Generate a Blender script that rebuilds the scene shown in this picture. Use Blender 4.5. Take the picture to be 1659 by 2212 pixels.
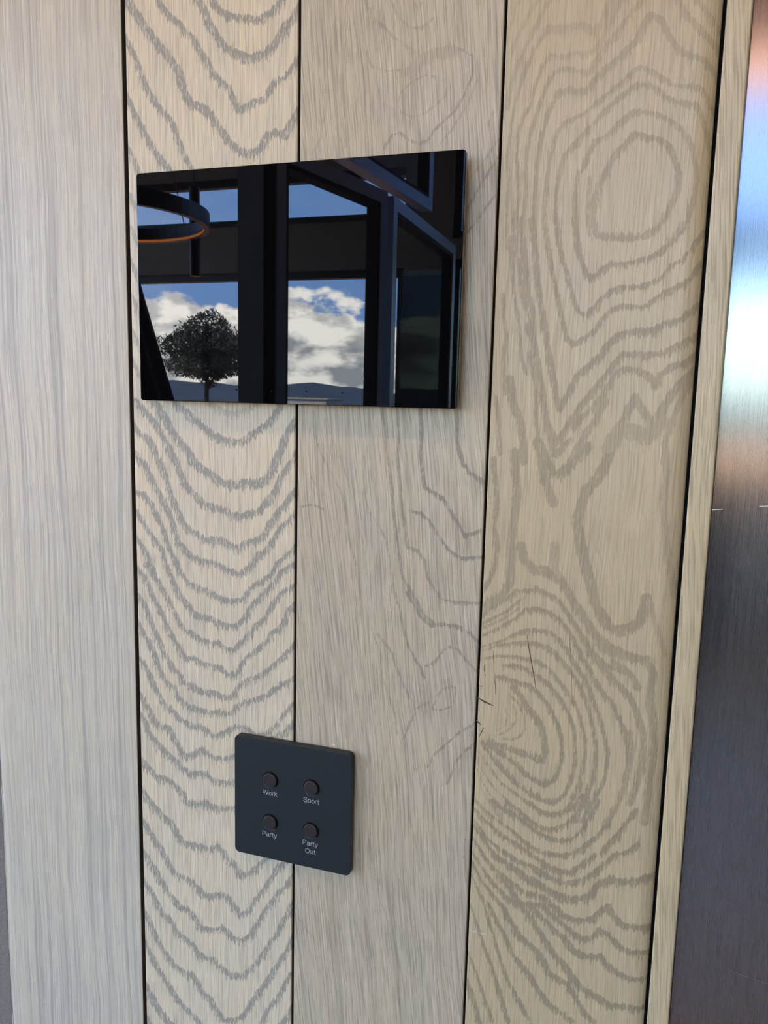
import bpy, bmesh, math, random
import numpy as np
from mathutils import Vector, Matrix

# ------------------------------------------------------------------ scene, camera, world, exposure
for o in list(bpy.data.objects):
    bpy.data.objects.remove(o)
SC = bpy.context.scene
COL = SC.collection
SC.view_settings.view_transform = 'Standard'
SC.view_settings.look = 'None'
SC.view_settings.exposure = 0.15
SC.view_settings.gamma = 1.0
SC.view_settings.use_curve_mapping = False

FPX, YAW, PITCH, ROLL = 1723.9, -0.31802, -0.14436, 0.02348    # focal length in px of the 1659x2212 frame
D, CZ = 0.50, 1.45                                             # camera distance from the panelling, camera height
_f = Vector((math.sin(YAW)*math.cos(PITCH), math.cos(YAW)*math.cos(PITCH), math.sin(PITCH)))
_r0 = Vector((math.cos(YAW), -math.sin(YAW), 0)); _u0 = _r0.cross(_f)
CR = _r0*math.cos(ROLL) + _u0*math.sin(ROLL)
CU = -_r0*math.sin(ROLL) + _u0*math.cos(ROLL)
cam = bpy.data.cameras.new('camera')
cam.sensor_fit = 'VERTICAL'; cam.sensor_height = 36.0; cam.sensor_width = 27.0
cam.lens = FPX/2212*36.0
cam.clip_start = 0.01; cam.clip_end = 5000
cam_o = bpy.data.objects.new('camera', cam); COL.objects.link(cam_o)
cam_o.matrix_world = Matrix(((CR.x, CU.x, -_f.x, 0), (CR.y, CU.y, -_f.y, -D), (CR.z, CU.z, -_f.z, CZ), (0, 0, 0, 1)))
SC.camera = cam_o

# measurements of the panelling are noted as photo pixels; wall(px) gives metres on the wall plane y = off
def wall(px, py, off=0.0):
    px = np.asarray(px, float); py = np.asarray(py, float)
    a = (px-829.5)/FPX; b = -(py-1106.0)/FPX
    dx = a*CR.x+b*CU.x+_f.x; dy = a*CR.y+b*CU.y+_f.y; dz = a*CR.z+b*CU.z+_f.z
    t = (D+off)/dy
    return dx*t, CZ+dz*t

# ------------------------------------------------------------------ node helpers
class NT:
    def __init__(s, tree):
        s.t = tree; s.n = tree.nodes; s.l = tree.links
    def new(s, kind, **kw):
        n = s.n.new(kind)
        for k, v in kw.items(): setattr(n, k, v)
        return n
    def put(s, sock, v):
        if isinstance(v, bpy.types.NodeSocket): s.l.new(v, sock)
        elif v is not None: sock.default_value = v
    def m(s, op, a, b=None, c=None, clamp=False):
        n = s.new('ShaderNodeMath', operation=op, use_clamp=clamp)
        for i, v in enumerate((a, b, c)):
            if v is not None: s.put(n.inputs[i], v)
        return n.outputs[0]
    def ramp(s, v, a, b, lo=0.0, hi=1.0):
        n = s.new('ShaderNodeMapRange', interpolation_type='SMOOTHSTEP')
        for i, x in enumerate((v, a, b, lo, hi)): s.put(n.inputs[i], x)
        return n.outputs[0]
    def mix(s, f, a, b, mode='MIX'):
        n = s.new('ShaderNodeMix', data_type='RGBA', blend_type=mode)
        s.put(n.inputs[0], f); s.put(n.inputs[6], a); s.put(n.inputs[7], b)
        return n.outputs[2]
    def xyz(s, x, y, z):
        n = s.new('ShaderNodeCombineXYZ')
        for i, v in enumerate((x, y, z)): s.put(n.inputs[i], v)
        return n.outputs[0]
    def noise(s, vec, scale=1.0, detail=2.0, rough=0.5):
        n = s.new('ShaderNodeTexNoise')
        s.put(n.inputs['Vector'], vec); s.put(n.inputs['Scale'], scale)
        s.put(n.inputs['Detail'], detail); s.put(n.inputs['Roughness'], rough)
        return n.outputs['Fac']

def c4(c): return (c[0], c[1], c[2], 1.0)

def mat(name, col=(.5, .5, .5), rough=.5, metal=0.0, spec=.5, **kw):
    m = bpy.data.materials.new(name); m.use_nodes = True
    nt = NT(m.node_tree); b = nt.n['Principled BSDF']
    b.inputs['Base Color'].default_value = c4(col); b.inputs['Roughness'].default_value = rough
    b.inputs['Metallic'].default_value = metal; b.inputs['Specular IOR Level'].default_value = spec
    for k, v in kw.items(): b.inputs[k].default_value = v
    return m

def speckle(m, amt=.12, scale=60, sx=1, sy=1, sz=1, bump=0.0):
    """procedural colour variation (and relief) on a plain material"""
    nt = NT(m.node_tree); b = nt.n['Principled BSDF']
    col = tuple(b.inputs['Base Color'].default_value)
    tc = nt.new('ShaderNodeTexCoord'); mp = nt.new('ShaderNodeMapping'); mp.inputs['Scale'].default_value = (sx, sy, sz)
    nt.l.new(tc.outputs['Object'], mp.inputs['Vector'])
    f = nt.noise(mp.outputs[0], scale, 3)
    nt.put(b.inputs['Base Color'], nt.mix(f, tuple(c*(1-amt) for c in col[:3])+(1,), tuple(min(1, c*(1+amt)) for c in col[:3])+(1,)))
    if bump:
        bp = nt.new('ShaderNodeBump'); bp.inputs['Strength'].default_value = bump; bp.inputs['Distance'].default_value = .001
        nt.l.new(f, bp.inputs['Height']); nt.l.new(bp.outputs[0], b.inputs['Normal'])
    return m

# ------------------------------------------------------------------ world: blue sky over a bank of cumulus
W = bpy.data.worlds.new('sky'); SC.world = W; W.use_nodes = True
nt = NT(W.node_tree)
bg = nt.n['Background']
tc = nt.new('ShaderNodeTexCoord'); sp = nt.new('ShaderNodeSeparateXYZ'); nt.l.new(tc.outputs['Generated'], sp.inputs[0])
sx, sy, sz = sp.outputs
SKY = 1.0
blue = nt.mix(nt.ramp(sz, 0.0, 0.6), (2.7, 4.9, 9.8, 1), (1.5, 3.6, 9.0, 1))
cv = nt.xyz(nt.m('MULTIPLY', sx, 1.0), sy, nt.m('MULTIPLY', sz, 1.7))
n1 = nt.noise(cv, 5.0, 2, .5)
n1b = nt.noise(cv, 22.0, 4, .55)
edge = nt.m('ADD', nt.m('ADD', nt.m('MULTIPLY', nt.m('SUBTRACT', n1, .5), .13), nt.m('MULTIPLY', nt.m('SUBTRACT', n1b, .5), .075)), .110)
cover = nt.ramp(nt.m('SUBTRACT', edge, sz), -.003, .008)
wisp = nt.m('MULTIPLY', nt.ramp(nt.noise(nt.xyz(sx, sy, nt.m('MULTIPLY', sz, 3.0)), 2.2, 4, .6), .50, .78), .30)
n2 = nt.noise(nt.xyz(sx, sy, nt.m('MULTIPLY', sz, 2.2)), 19.0, 4, .55)
rim = nt.ramp(nt.m('SUBTRACT', edge, sz), .0, .07, .42, -.12)          # tops of the heaps catch the sun
shade = nt.m('ADD', nt.ramp(n2, .38, .64), rim, clamp=True)
cloud = nt.mix(shade, (4.8, 5.1, 5.6, 1), (17.5, 16.6, 15.4, 1))
skyc = nt.mix(wisp, blue, (9.5, 10.3, 11.5, 1))
skyc = nt.mix(cover, skyc, cloud)
nt.l.new(skyc, bg.inputs['Color']); bg.inputs['Strength'].default_value = SKY
W.cycles.sampling_method = 'MANUAL'; W.cycles.sample_map_resolution = 512
SC.cycles.max_bounces = 5; SC.cycles.diffuse_bounces = 2; SC.cycles.glossy_bounces = 3; SC.cycles.transmission_bounces = 2; SC.cycles.transparent_max_bounces = 8
# sun standing behind the house: lights the terrace, the parapet and the hills, not the room
sl = bpy.data.lights.new('sun', 'SUN'); sl.energy = 34.0; sl.color = (1.0, .90, .74); sl.angle = .0093
so = bpy.data.objects.new('sun', sl); COL.objects.link(so)
so.rotation_euler = Vector((.35, -.75, -.85)).to_track_quat('-Z', 'Y').to_euler()

# ------------------------------------------------------------------ object helpers
def link(name, me, material=None, parent=None, smooth=False):
    o = bpy.data.objects.new(name, me); COL.objects.link(o)
    if material and not me.materials: me.materials.append(material)
    if parent: o.parent = parent
    if smooth:
        for p in me.polygons: p.use_smooth = True
    return o
def tag(o, label=None, cat=None, group=None, kind=None):
    if label: o['label'] = label
    if cat: o['category'] = cat
    if group: o['group'] = group
    if kind: o['kind'] = kind
    return o
def empty(name, loc=(0, 0, 0)):
    o = bpy.data.objects.new(name, None); COL.objects.link(o); o.location = loc; o.empty_display_size = .05
    return o
def fresh(name, bm):
    me = bpy.data.meshes.new(name); bmesh.ops.recalc_face_normals(bm, faces=bm.faces[:]); bm.to_mesh(me); bm.free(); return me
def add_box(bm, x0, x1, y0, y1, z0, z1, M=None):
    vs = [Vector((x, y, z)) for x in (x0, x1) for y in (y0, y1) for z in (z0, z1)]
    if M is not None: vs = [M @ v for v in vs]
    v = [bm.verts.new(p) for p in vs]
    for f in ((0, 1, 3, 2), (4, 6, 7, 5), (0, 4, 5, 1), (2, 3, 7, 6), (0, 2, 6, 4), (1, 5, 7, 3)):
        bm.faces.new([v[i] for i in f])
def box(name, x0, x1, y0, y1, z0, z1, m, parent=None, bevel=0.0, M=None):
    bm = bmesh.new(); add_box(bm, x0, x1, y0, y1, z0, z1, M)
    if bevel: bmesh.ops.bevel(bm, geom=bm.edges[:], offset=bevel, segments=2, affect='EDGES', profile=.5)
    return link(name, fresh(name, bm), m, parent)
def rounded_slab(w, h, y_front, y_back, r, seg=8, ease=0.0, cx=0, cz=0):
    """rounded rectangle in xz, thickness along y, optional eased front edge"""
    bm = bmesh.new()
    def outline(inset):
        pts = []
        rr = max(r-inset, r*.3)
        for sx_, sz_, a0 in ((1, 1, 0), (-1, 1, 90), (-1, -1, 180), (1, -1, 270)):
            for k in range(seg+1):
                a = math.radians(a0+90*k/seg)
                pts.append((cx+sx_*(w/2-inset-rr)+rr*math.cos(a), cz+sz_*(h/2-inset-rr)+rr*math.sin(a)))
        return pts
    rings = []
    if ease:
        prof = [(ease*(1-math.sin(a)), y_front+ease*(1-math.cos(a))) for a in (0, math.pi/6, math.pi/3, math.pi/2)]
    else: prof = [(0, y_front)]
    prof.append((0, y_back))
    for ins, y in prof: rings.append([bm.verts.new((x, y, z)) for x, z in outline(ins)])
    n = len(rings[0])
    for a, b in zip(rings, rings[1:]):
        for i in range(n): bm.faces.new((a[i], a[(i+1) % n], b[(i+1) % n], b[i]))
    bm.faces.new(rings[0]); bm.faces.new(rings[-1][::-1])
    return bm
def lathe(bm, prof, seg=40, M=None):
    """prof: (radius, along) pairs, revolved about the local y axis"""
    rings = []
    for r, y in prof:
        if r < 1e-7: rings.append([bm.verts.new((M or Matrix()) @ Vector((0, y, 0)))]); continue
        rings.append([bm.verts.new((M or Matrix()) @ Vector((r*math.cos(2*math.pi*k/seg), y, r*math.sin(2*math.pi*k/seg)))) for k in range(seg)])
    for a, b in zip(rings, rings[1:]):
        for i in range(seg):
            j = (i+1) % seg
            if len(a) == 1: bm.faces.new((a[0], b[i], b[j]))
            elif len(b) == 1: bm.faces.new((a[i], a[j], b[0]))
            else: bm.faces.new((a[i], a[j], b[j], b[i]))
def tube(bm, pts, r, seg=8):
    pts = [Vector(p) for p in pts]; rings = []
    for i, p in enumerate(pts):
        d = (pts[min(i+1, len(pts)-1)]-pts[max(i-1, 0)]).normalized()
        s = d.cross(Vector((0, 0, 1)) if abs(d.z) < .9 else Vector((1, 0, 0))).normalized(); t = d.cross(s)
        rr = r[i] if isinstance(r, (list, tuple)) else r
        rings.append([bm.verts.new(p+(s*math.cos(2*math.pi*k/seg)+t*math.sin(2*math.pi*k/seg))*rr) for k in range(seg)])
    for a, b in zip(rings, rings[1:]):
        for i in range(seg): bm.faces.new((a[i], a[(i+1) % seg], b[(i+1) % seg], b[i]))
    bm.faces.new(rings[0]); bm.faces.new(rings[-1])


# ------------------------------------------------------------------ growth-ring lines of the oak boards
# every line: crop it was measured in, band width, strength, points. Crops: left, top, size in photo px (1659 units across)
CROP = {'A': (250, 0, 400), 'B': (270, 860, 380), 'C': (280, 1220, 380), 'D': (280, 1560, 380), 'E': (290, 1832, 380),
        'F': (1060, 0, 540), 'G': (1040, 480, 520), 'H': (1020, 960, 520), 'I': (1000, 1300, 480), 'J': (990, 1732, 480),
        'K': (620, 0, 500), 'L': (620, 860, 460), 'M': (620, 1280, 440), 'N': (610, 1752, 460)}
G2 = [  # cathedral board: the line is the crisp upper edge, the pores hang below it
('A', 55, 1, '910,0 960,80 1040,115 1120,130 1180,125 1240,150 1300,130 1370,95 1430,30 1470,-40'),
('A', 62, 1, '760,-20 830,80 860,170 930,290 980,370 1060,430 1130,450 1190,490 1250,470 1310,460 1380,390 1440,300 1500,200 1570,130 1620,40'),
('A', 50, 1, '400,-30 450,60 520,140 600,190 650,270 720,320 770,430 840,530 890,630 960,710 1040,770 1070,860 1110,950 1180,920 1240,880 1310,870 1360,780 1420,700 1500,670 1560,590 1640,450'),
('A', 60, 1, '140,-10 200,80 270,190 330,270 380,350 470,440 540,530 590,610 620,730 660,840 700,910 750,910 820,950 890,1010 950,1120 1040,1230 1110,1310 1180,1330 1250,1330 1310,1240 1350,1170 1420,1150 1500,1170 1560,1060 1640,930'),
('A', 45, 1, '60,240 150,410 210,530 260,680 310,790 370,880 430,990 510,1050 550,1130 590,1260 640,1380 690,1480 760,1620 900,1800 1080,2000 1250,2010 1400,1880 1640,1500'),
('A', 48, 1, '70,760 150,910 210,1040 280,1180 350,1300 430,1420 500,1500 600,1700 760,1950 1000,2250 1200,2300 1400,2150 1640,1800'),
('A', 40, 1, '80,1220 160,1370 200,1480 260,1600 400,1900 600,2200 900,2550 1200,2600 1640,2150'),
('A', 36, .8, '110,1690 160,1780 215,1880 300,2040'), ('A', 36, .8, '120,1990 170,2070 220,2170 290,2330'),
('A', 36, .8, '130,2300 180,2390 225,2480 290,2640'), ('A', 36, .8, '140,2620 180,2690 225,2780 290,2920'),
('A', 36, .8, '150,2930 185,2990 225,3070 290,3200'), ('A', 34, .8, '155,3200 190,3270 230,3350'),
('B', 55, 1, '470,-30 520,50 600,110 690,190 760,250 850,320 920,360 1010,380 1100,380 1170,320 1250,270 1340,210 1410,110 1450,20'),
('B', 50, .5, '800,-10 880,70 960,110 1060,110 1140,80 1230,10'),
('B', 62, 1, '280,-20 330,50 390,140 470,290 540,380 620,480 690,590 760,650 840,700 910,760 980,770 1060,790 1130,760 1230,770 1310,740 1370,620 1420,500 1460,380 1520,280 1640,90'),
('B', 52, 1, '130,20 220,110 290,200 370,310 420,420 490,540 540,660 590,780 640,860 700,900 760,970 830,1000 920,1010 1000,1060 1080,1090 1170,1060 1260,1030 1320,950 1400,850 1440,740 1500,650 1560,550 1640,400'),
('B', 52, 1, '70,160 130,290 220,350 290,440 340,540 400,690 440,830 470,930 520,1040 560,1140 620,1220 690,1260 760,1300 840,1310 920,1310 1000,1360 1080,1380 1130,1320 1220,1320 1300,1260 1360,1150 1430,1050 1500,960 1640,770'),
('B', 48, 1, '70,440 150,560 220,620 280,750 330,860 390,960 440,1080 490,1200 530,1330 590,1430 660,1480 740,1510 830,1530 910,1560 980,1600 1080,1630 1150,1580 1220,1480 1300,1430 1370,1330 1440,1220 1530,1130 1640,1020'),
('B', 42, 1, '80,830 110,860 190,890 260,970 300,1060 350,1150 400,1290 450,1420 510,1540 550,1640 605,1710 690,1760 760,1785 840,1825 930,1880 1020,1895 1100,1880 1140,1810 1190,1750 1290,1700 1370,1640 1430,1540 1520,1450 1640,1340'),
('B', 42, 1, '80,1000 170,1120 240,1240 310,1340 370,1420 410,1560 440,1640'),
('B', 42, 1, '90,1260 180,1390 240,1480 280,1590'),
('C', 46, 1, '400,70 460,200 500,290 570,360 620,440 700,480 770,470 830,520 900,540 980,560 1050,510 1100,430 1160,330 1230,270 1320,180 1400,60 1460,10 1600,-60'),
('C', 42, 1, '190,0 240,80 320,190 380,300 430,400 480,520 540,600 610,640 680,680 760,710 850,720 920,770 980,780 1040,710 1110,640 1180,560 1250,500 1310,400 1360,310 1440,230 1600,150'),
('C', 44, 1, '60,-20 150,90 200,180 250,300 300,400 350,500 400,620 460,720 510,800 540,860 620,860 700,910 790,930 870,950 930,1010 990,1010 1040,920 1120,830 1200,770 1270,710 1320,620 1400,580 1450,490 1480,400 1600,330'),
('C', 42, 1, '60,230 150,340 210,470 260,620 320,740 370,860 430,950 490,1010 520,1090 600,1120 680,1170 750,1190 830,1190 900,1230 970,1200 1020,1120 1100,1070 1200,1040 1300,970 1390,890 1470,810 1600,670'),
('C', 44, 1, '60,490 150,620 220,740 270,870 310,990 370,1090 440,1150 500,1260 560,1310 650,1340 740,1370 830,1370 930,1380 1000,1320 1080,1270 1180,1250 1290,1200 1400,1120 1600,1020'),
('C', 42, 1, '60,830 150,910 200,1010 250,1130 310,1240 370,1330 430,1370 500,1440 580,1490 670,1510 740,1540 800,1590 880,1570 960,1520 1020,1500 1100,1520 1180,1580 1270,1580 1360,1510 1430,1410 1600,1220'),
('C', 44, 1, '60,1130 160,1260 210,1370 270,1480 330,1510 400,1530 440,1620 490,1715 540,1785 610,1765 670,1695 720,1745 800,1795 870,1805 950,1795 1050,1760 1250,1650 1450,1560 1600,1420'),
('C', 44, 1, '70,1340 180,1480 200,1564 280,1674 350,1754 440,1824 510,1894 600,1954 680,1934 740,1954 800,2014 880,2034 1000,2020 1200,1950 1450,1800 1600,1680'),
('D', 46, 1, '90,300 200,420 280,500 360,510 440,570 510,640 560,730 630,750 700,730 780,770 870,790 1000,790 1200,730 1500,500 1600,420'),
('D', 50, 1, '90,570 180,690 250,780 330,850 410,930 460,1020 520,1110 600,1130 680,1150 760,1170 840,1130 900,1210 960,1280 1020,1340 1070,1420 1120,1410 1180,1350 1250,1280 1400,1100 1600,900'),
('D', 44, 1, '90,850 180,960 250,1080 320,1190 370,1280 430,1390 520,1450 610,1490 680,1570 744,1617 824,1607 904,1607 964,1647 1004,1727 1054,1787 1104,1767 1164,1667 1234,1577 1314,1457 1384,1347 1434,1317 1580,1150'),
('E', 44, 1, '60,-30 160,90 230,220 300,340 370,440 440,530 530,570 600,650 660,740 740,750 820,720 890,760 950,830 1010,850 1080,810 1130,710 1200,590 1280,490 1340,400 1410,340 1520,180'),
('E', 44, 1, '60,220 150,350 220,470 290,610 360,660 420,780 490,840 560,890 620,970 690,1020 760,1020 820,1090 890,1160 960,1190 1040,1160 1110,1090 1190,1000 1260,880 1350,750 1420,610 1520,420'),
('E', 44, 1, '70,510 170,690 240,850 310,970 390,1080 470,1150 560,1170 610,1240 660,1340 740,1410 800,1520 860,1600 930,1600 1020,1560 1090,1440 1170,1330 1260,1200 1340,1080 1400,980 1520,730'),
('E', 42, 1, '80,790 180,1000 250,1130 330,1260 410,1380 500,1500 600,1580 660,1680 760,1800 880,1900 1000,1880 1100,1760 1180,1640 1240,1500 1340,1390 1400,1270 1520,1080'),
('E', 52, 1, '80,1210 190,1380 260,1510 340,1620 500,1800 1200,1850 1370,1650 1440,1540 1520,1420'), ('E', 44, 1, '90,1490 170,1650'),
]
G4 = [
('F', 48, .8, '920,930 960,885 1040,915 1130,930 1190,980 1220,1060 1250,1150 1240,1260 1200,1370 1140,1470 1080,1540 1000,1570 900,1585 820,1575 750,1570 695,1550 680,1450 680,1370 710,1280 740,1190 780,1130 800,1070 850,1000 920,930'),
('F', 40, .7, '680,950 760,910 830,850 890,790 950,750 1030,740 1100,760 1180,800 1260,850 1310,920 1340,1000 1360,1100 1370,1200 1350,1320 1310,1450 1240,1540 1170,1615'),
('F', 36, .8, '680,950 640,1060 590,1150 570,1230 560,1340 560,1440 570,1550 590,1660'), ('F', 26, .7, '660,1180 645,1300 635,1420 650,1560'),
('F', 40, .7, '460,1150 490,1030 560,960 610,900 680,830 750,740 820,680 900,620 960,570 1040,560 1100,590 1150,640 1230,680 1300,690 1370,700 1400,780 1430,870 1450,960 1480,1060'),
('F', 34, .8, '460,1150 430,1290 430,1420 450,1540 470,1660'),
('F', 34, .65, '430,900 500,810 570,780 640,740 700,690 780,620 860,560 930,490 1000,440 1080,480 1140,520 1220,570 1320,570 1400,590 1440,650 1500,780'),
('F', 34, .8, '430,900 400,1020 380,1150 370,1280 350,1400 370,1530 390,1660'),
('F', 50, .65, '440,630 510,600 570,610 630,610 680,550 740,480 820,420 900,340 980,260 1010,180 1060,100 1130,130 1180,230 1230,320 1310,370 1400,390 1470,450 1530,530'),
('F', 34, .8, '440,630 390,730 360,830 330,960 310,1080 300,1200 290,1300 280,1500 290,1660'),
('F', 40, .55, '430,470 500,460 570,470 640,490 700,410 770,300 840,220 900,130 960,60 1020,-20'), ('F', 50, .6, '1230,-20 1290,90 1370,180 1440,250 1550,350'),
('F', 32, .75, '430,470 370,560 330,680 300,760 260,900 240,1010 230,1150 230,1300 220,1450 220,1660'),
('F', 38, .5, '390,370 480,380 560,350 640,370 720,300 760,210 830,80 880,-20'), ('F', 40, .6, '1340,-20 1420,60 1500,160 1560,250'),
('F', 30, .75, '390,370 330,470 290,580 260,700 210,800 180,900 170,1050 180,1150 190,1300 160,1450 170,1660'),
('F', 60, .5, '390,190 480,200 560,170 620,170 680,220 740,160 790,60 810,-20'),
('F', 28, .65, '390,180 330,260 280,350 240,450 200,560 170,660 150,760 130,900 110,1030 120,1200 110,1350 110,1650'),
('F', 30, .55, '400,-20 350,80 300,180 250,280 200,380 160,480 130,600 110,720'), ('F', 28, .5, '330,-20 270,70 220,160 170,260 140,350'), ('F', 28, .5, '200,-20 160,60 140,160'),
('G', 42, .9, '640,-20 650,100 670,220 720,350 760,390 830,335 900,290 980,290 1080,270 1180,240 1250,190 1330,120 1400,40'),
('G', 38, .9, '510,-20 530,120 560,260 600,400 630,530 670,620 720,650 770,600 830,530 900,470 990,450 1080,450 1160,430 1250,380 1310,300 1390,260 1450,180 1540,60'),
('G', 38, .9, '430,-20 440,100 470,250 500,400 530,540 560,680 580,790 640,850 710,800 790,750 840,660 900,610 980,580 1050,580 1120,590 1190,540 1260,490 1330,460 1410,420 1470,350 1540,240'),
('G', 50, .9, '350,-20 360,150 380,300 380,400 410,560 430,700 450,820 470,950 500,1080 510,1200 540,1290 600,1180 660,1060 740,1000 820,920 870,850 940,790 1010,760 1100,760 1190,750 1260,700 1340,690 1420,640 1520,550'),
('G', 50, .85, '270,-20 290,150 300,300 310,450 350,620 350,750 370,900 400,1030 420,1150 430,1280 450,1400 520,1520 580,1430 640,1330 700,1250 770,1170 830,1090 890,1020 940,950 980,910 1060,910 1150,920 1230,910 1310,880 1400,830 1510,770'),
('G', 50, .8, '640,1420 700,1340 760,1290 850,1180 890,1110 930,1040 1010,1010 1080,1030 1150,1060 1200,1130 1240,1060 1310,1000 1400,980 1500,890'),
('G', 34, .8, '220,-20 230,150 260,330 280,500 320,650 350,740'), ('G', 60, .75, '620,1650 680,1530 730,1450 790,1360 850,1240'),
('G', 60, .75, '930,1460 1020,1280 1060,1210 1110,1290 1180,1400 1230,1320 1300,1200 1390,1100 1490,1010'), ('G', 110, .6, '880,1560 960,1420 1050,1450 1150,1480 1220,1380'),
('G', 44, .65, '1250,1660 1280,1480 1330,1320 1400,1180 1480,1080'),
('G', 30, .8, '200,100 210,300 220,450 240,600 260,700 270,850 280,950 310,1050'), ('G', 34, .8, '150,500 150,650 170,780 150,950 160,1100 160,1180'),
('G', 60, .8, '200,1080 220,1250 260,1350 290,1500 290,1650'), ('G', 36, .8, '330,900 360,1050 380,1200 370,1350 390,1500 420,1600'), ('G', 30, .8, '100,1200 120,1400 130,1600'), ('G', 30, .8, '310,700 350,830'),
('G', 44, .8, '450,1400 470,1500 500,1600 560,1560 610,1500'),
('H', 66, .75, '450,-20 500,100 560,200 600,210 660,160 720,80 800,10'), ('H', 60, .7, '470,100 500,250 560,400'), ('H', 34, .6, '640,200 700,120 760,90'),
('H', 70, .75, '960,30 900,180 840,260 780,330 750,420 720,540 740,640 750,700 780,830 820,960 840,1080 890,1180 940,1250 1010,1290 1090,1270 1160,1220 1190,1130 1200,1060'),
('H', 36, .8, '150,100 160,250 170,400 150,560 170,700 160,850 110,950 70,1010'), ('H', 60, .7, '290,50 300,200 310,350 290,500 270,650 270,800 260,950 200,1050 70,1120'),
('H', 60, .75, '340,700 360,800 410,855 470,865 540,890 600,930 650,1000 700,1090 750,1170 800,1250 860,1330 930,1390 1010,1430 1100,1470 1200,1490'),
('H', 60, .5, '570,700 570,860 600,930'), ('H', 50, .5, '1330,0 1340,200 1320,400 1340,700 1370,900 1400,1050'), ('H', 40, .5, '1230,1100 1280,1300 1330,1450'),
('H', 34, .8, '60,1190 150,1110 250,1060 300,1010 380,1010 450,1000 520,1030 590,1070 640,1140 690,1220 750,1310 810,1410 880,1490 960,1540 1060,1570'),
('H', 22, .8, '60,1240 160,1190 240,1150 300,1100 370,1050'), ('H', 18, .7, '60,1270 160,1230 240,1190 320,1130'),
('I', 38, .85, '130,260 300,180 400,120 470,60 560,60 640,80 720,130 780,210 830,300 880,400 930,480 970,570 1020,650 1080,720 1130,800 1170,880 1210,980 1230,1100 1230,1220 1200,1340'),
('I', 34, .85, '130,340 300,290 400,240 470,215 560,215 650,230 720,290 780,360 820,440 870,520 920,600 960,700 1000,800 1030,900 1060,1010 1085,1130 1070,1250 1040,1370 990,1450 930,1560 890,1640'),
('I', 34, .85, '130,370 250,330 370,310 470,310 570,320 650,350 710,410 770,480 830,560 880,650 920,740 940,830 970,930 990,1050 990,1180 970,1320 930,1430 880,1530 840,1640'),
('I', 30, .85, '130,430 250,405 380,410 470,430 560,450 630,490 690,560 750,640 810,720 860,810 890,920 910,1030 910,1150 890,1270 860,1380 810,1480'),
('I', 50, .75, '940,380 1030,460 1090,550 1150,620 1220,680 1270,760 1310,860 1340,960 1350,1080 1340,1200 1310,1320 1280,1420 1250,1500'),
('I', 60, .7, '1010,320 1090,370 1180,410 1280,420 1370,440 1420,540 1400,650 1400,760 1420,900 1430,1050 1410,1200 1390,1400 1360,1640'), ('I', 50, .7, '1130,450 1250,540 1310,640'),
('I', 34, .9, '320,480 400,480 480,510 560,560 630,610 690,680 740,750 790,850 830,960 835,1080 840,1200 820,1310 780,1400 720,1480 660,1500 590,1480 500,1430 420,1380 360,1320 300,1250 240,1190 160,1080'),
('I', 34, .9, '250,560 340,580 420,610 500,630 560,680 620,750 670,840 710,930 740,1040 740,1150 720,1240 680,1330 620,1370 550,1340 470,1290 400,1220 330,1160 240,1100 140,1050'),
('I', 44, .85, '380,640 430,700 480,790 540,860 590,940 605,1030 615,1120 600,1190 540,1170 460,1140 390,1110 300,1080 200,1050'),
('I', 18, .8, '350,700 420,760 460,860 460,950 430,1000 370,1030 300,1020'), ('I', 16, .7, '340,740 390,800 400,880 360,940 300,980 240,1000'), ('I', 12, .6, '300,780 340,850 310,930 250,960'),
('I', 28, .9, '120,1120 200,1230 280,1350 360,1410 430,1460 520,1530 620,1590 700,1590 780,1540 840,1450 890,1350'),
('I', 22, .85, '100,1170 170,1300 240,1400 330,1480 420,1560 500,1620'), ('I', 20, .8, '100,1230 150,1350 210,1450 300,1540 380,1630'), ('I', 18, .8, '110,1300 140,1400 190,1500 260,1590 300,1640'),
('I', 18, .7, '160,1440 230,1530 300,1600'), ('I', 16, .7, '90,1480 160,1560 220,1640'), ('I', 16, .7, '90,1560 140,1640'),
('I', 44, .7, '1250,980 1260,1100 1240,1250 1200,1400 1150,1520 1080,1640'),
('J', 34, .95, '540,20 620,80 700,100 780,90 850,50 920,-40'), ('J', 34, .95, '360,0 440,60 520,130 600,190 680,210 760,195 830,150 900,80 960,-20'),
('J', 34, .95, '250,-10 340,60 450,110 520,180 600,240 680,275 760,295 850,280 920,220 980,130 1040,0'),
('J', 36, .95, '150,10 230,90 310,160 400,215 470,280 540,340 620,380 700,395 790,405 880,380 960,320 1050,250 1110,170 1170,60 1210,-30'),
('J', 42, .95, '120,50 200,140 290,220 370,280 450,330 520,385 600,435 670,485 750,525 840,535 920,480 1000,420 1080,380 1130,310 1190,250 1260,160 1330,60'),
('J', 40, .95, '110,120 180,230 250,310 330,370 420,430 500,465 560,490 640,545 720,590 800,610 880,605 960,570 1040,510 1110,450 1170,400 1260,380 1350,320'),
('J', 56, .95, '110,170 200,300 280,410 370,470 450,530 520,580 600,625 680,670 750,710 830,730 920,730 990,700 1050,620 1130,580 1220,600 1320,600 1450,570'),
('J', 44, .95, '110,270 190,400 260,500 350,570 440,640 510,690 570,695 640,715 700,780 770,840 850,880 930,890 1010,870 1080,800 1120,785 1170,870 1230,930 1320,940 1430,950'),
('J', 44, .95, '100,370 180,500 260,610 340,700 420,765 500,770 620,775 700,850 770,910 850,980 920,1030 1000,1020 1060,960 1120,1000 1200,1080 1290,1130 1420,1140'),
('J', 40, .95, '560,800 640,880 700,950 780,1010 850,1100 920,1150 1000,1160 1060,1160 1110,1220 1200,1290 1290,1330 1410,1340'),
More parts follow.
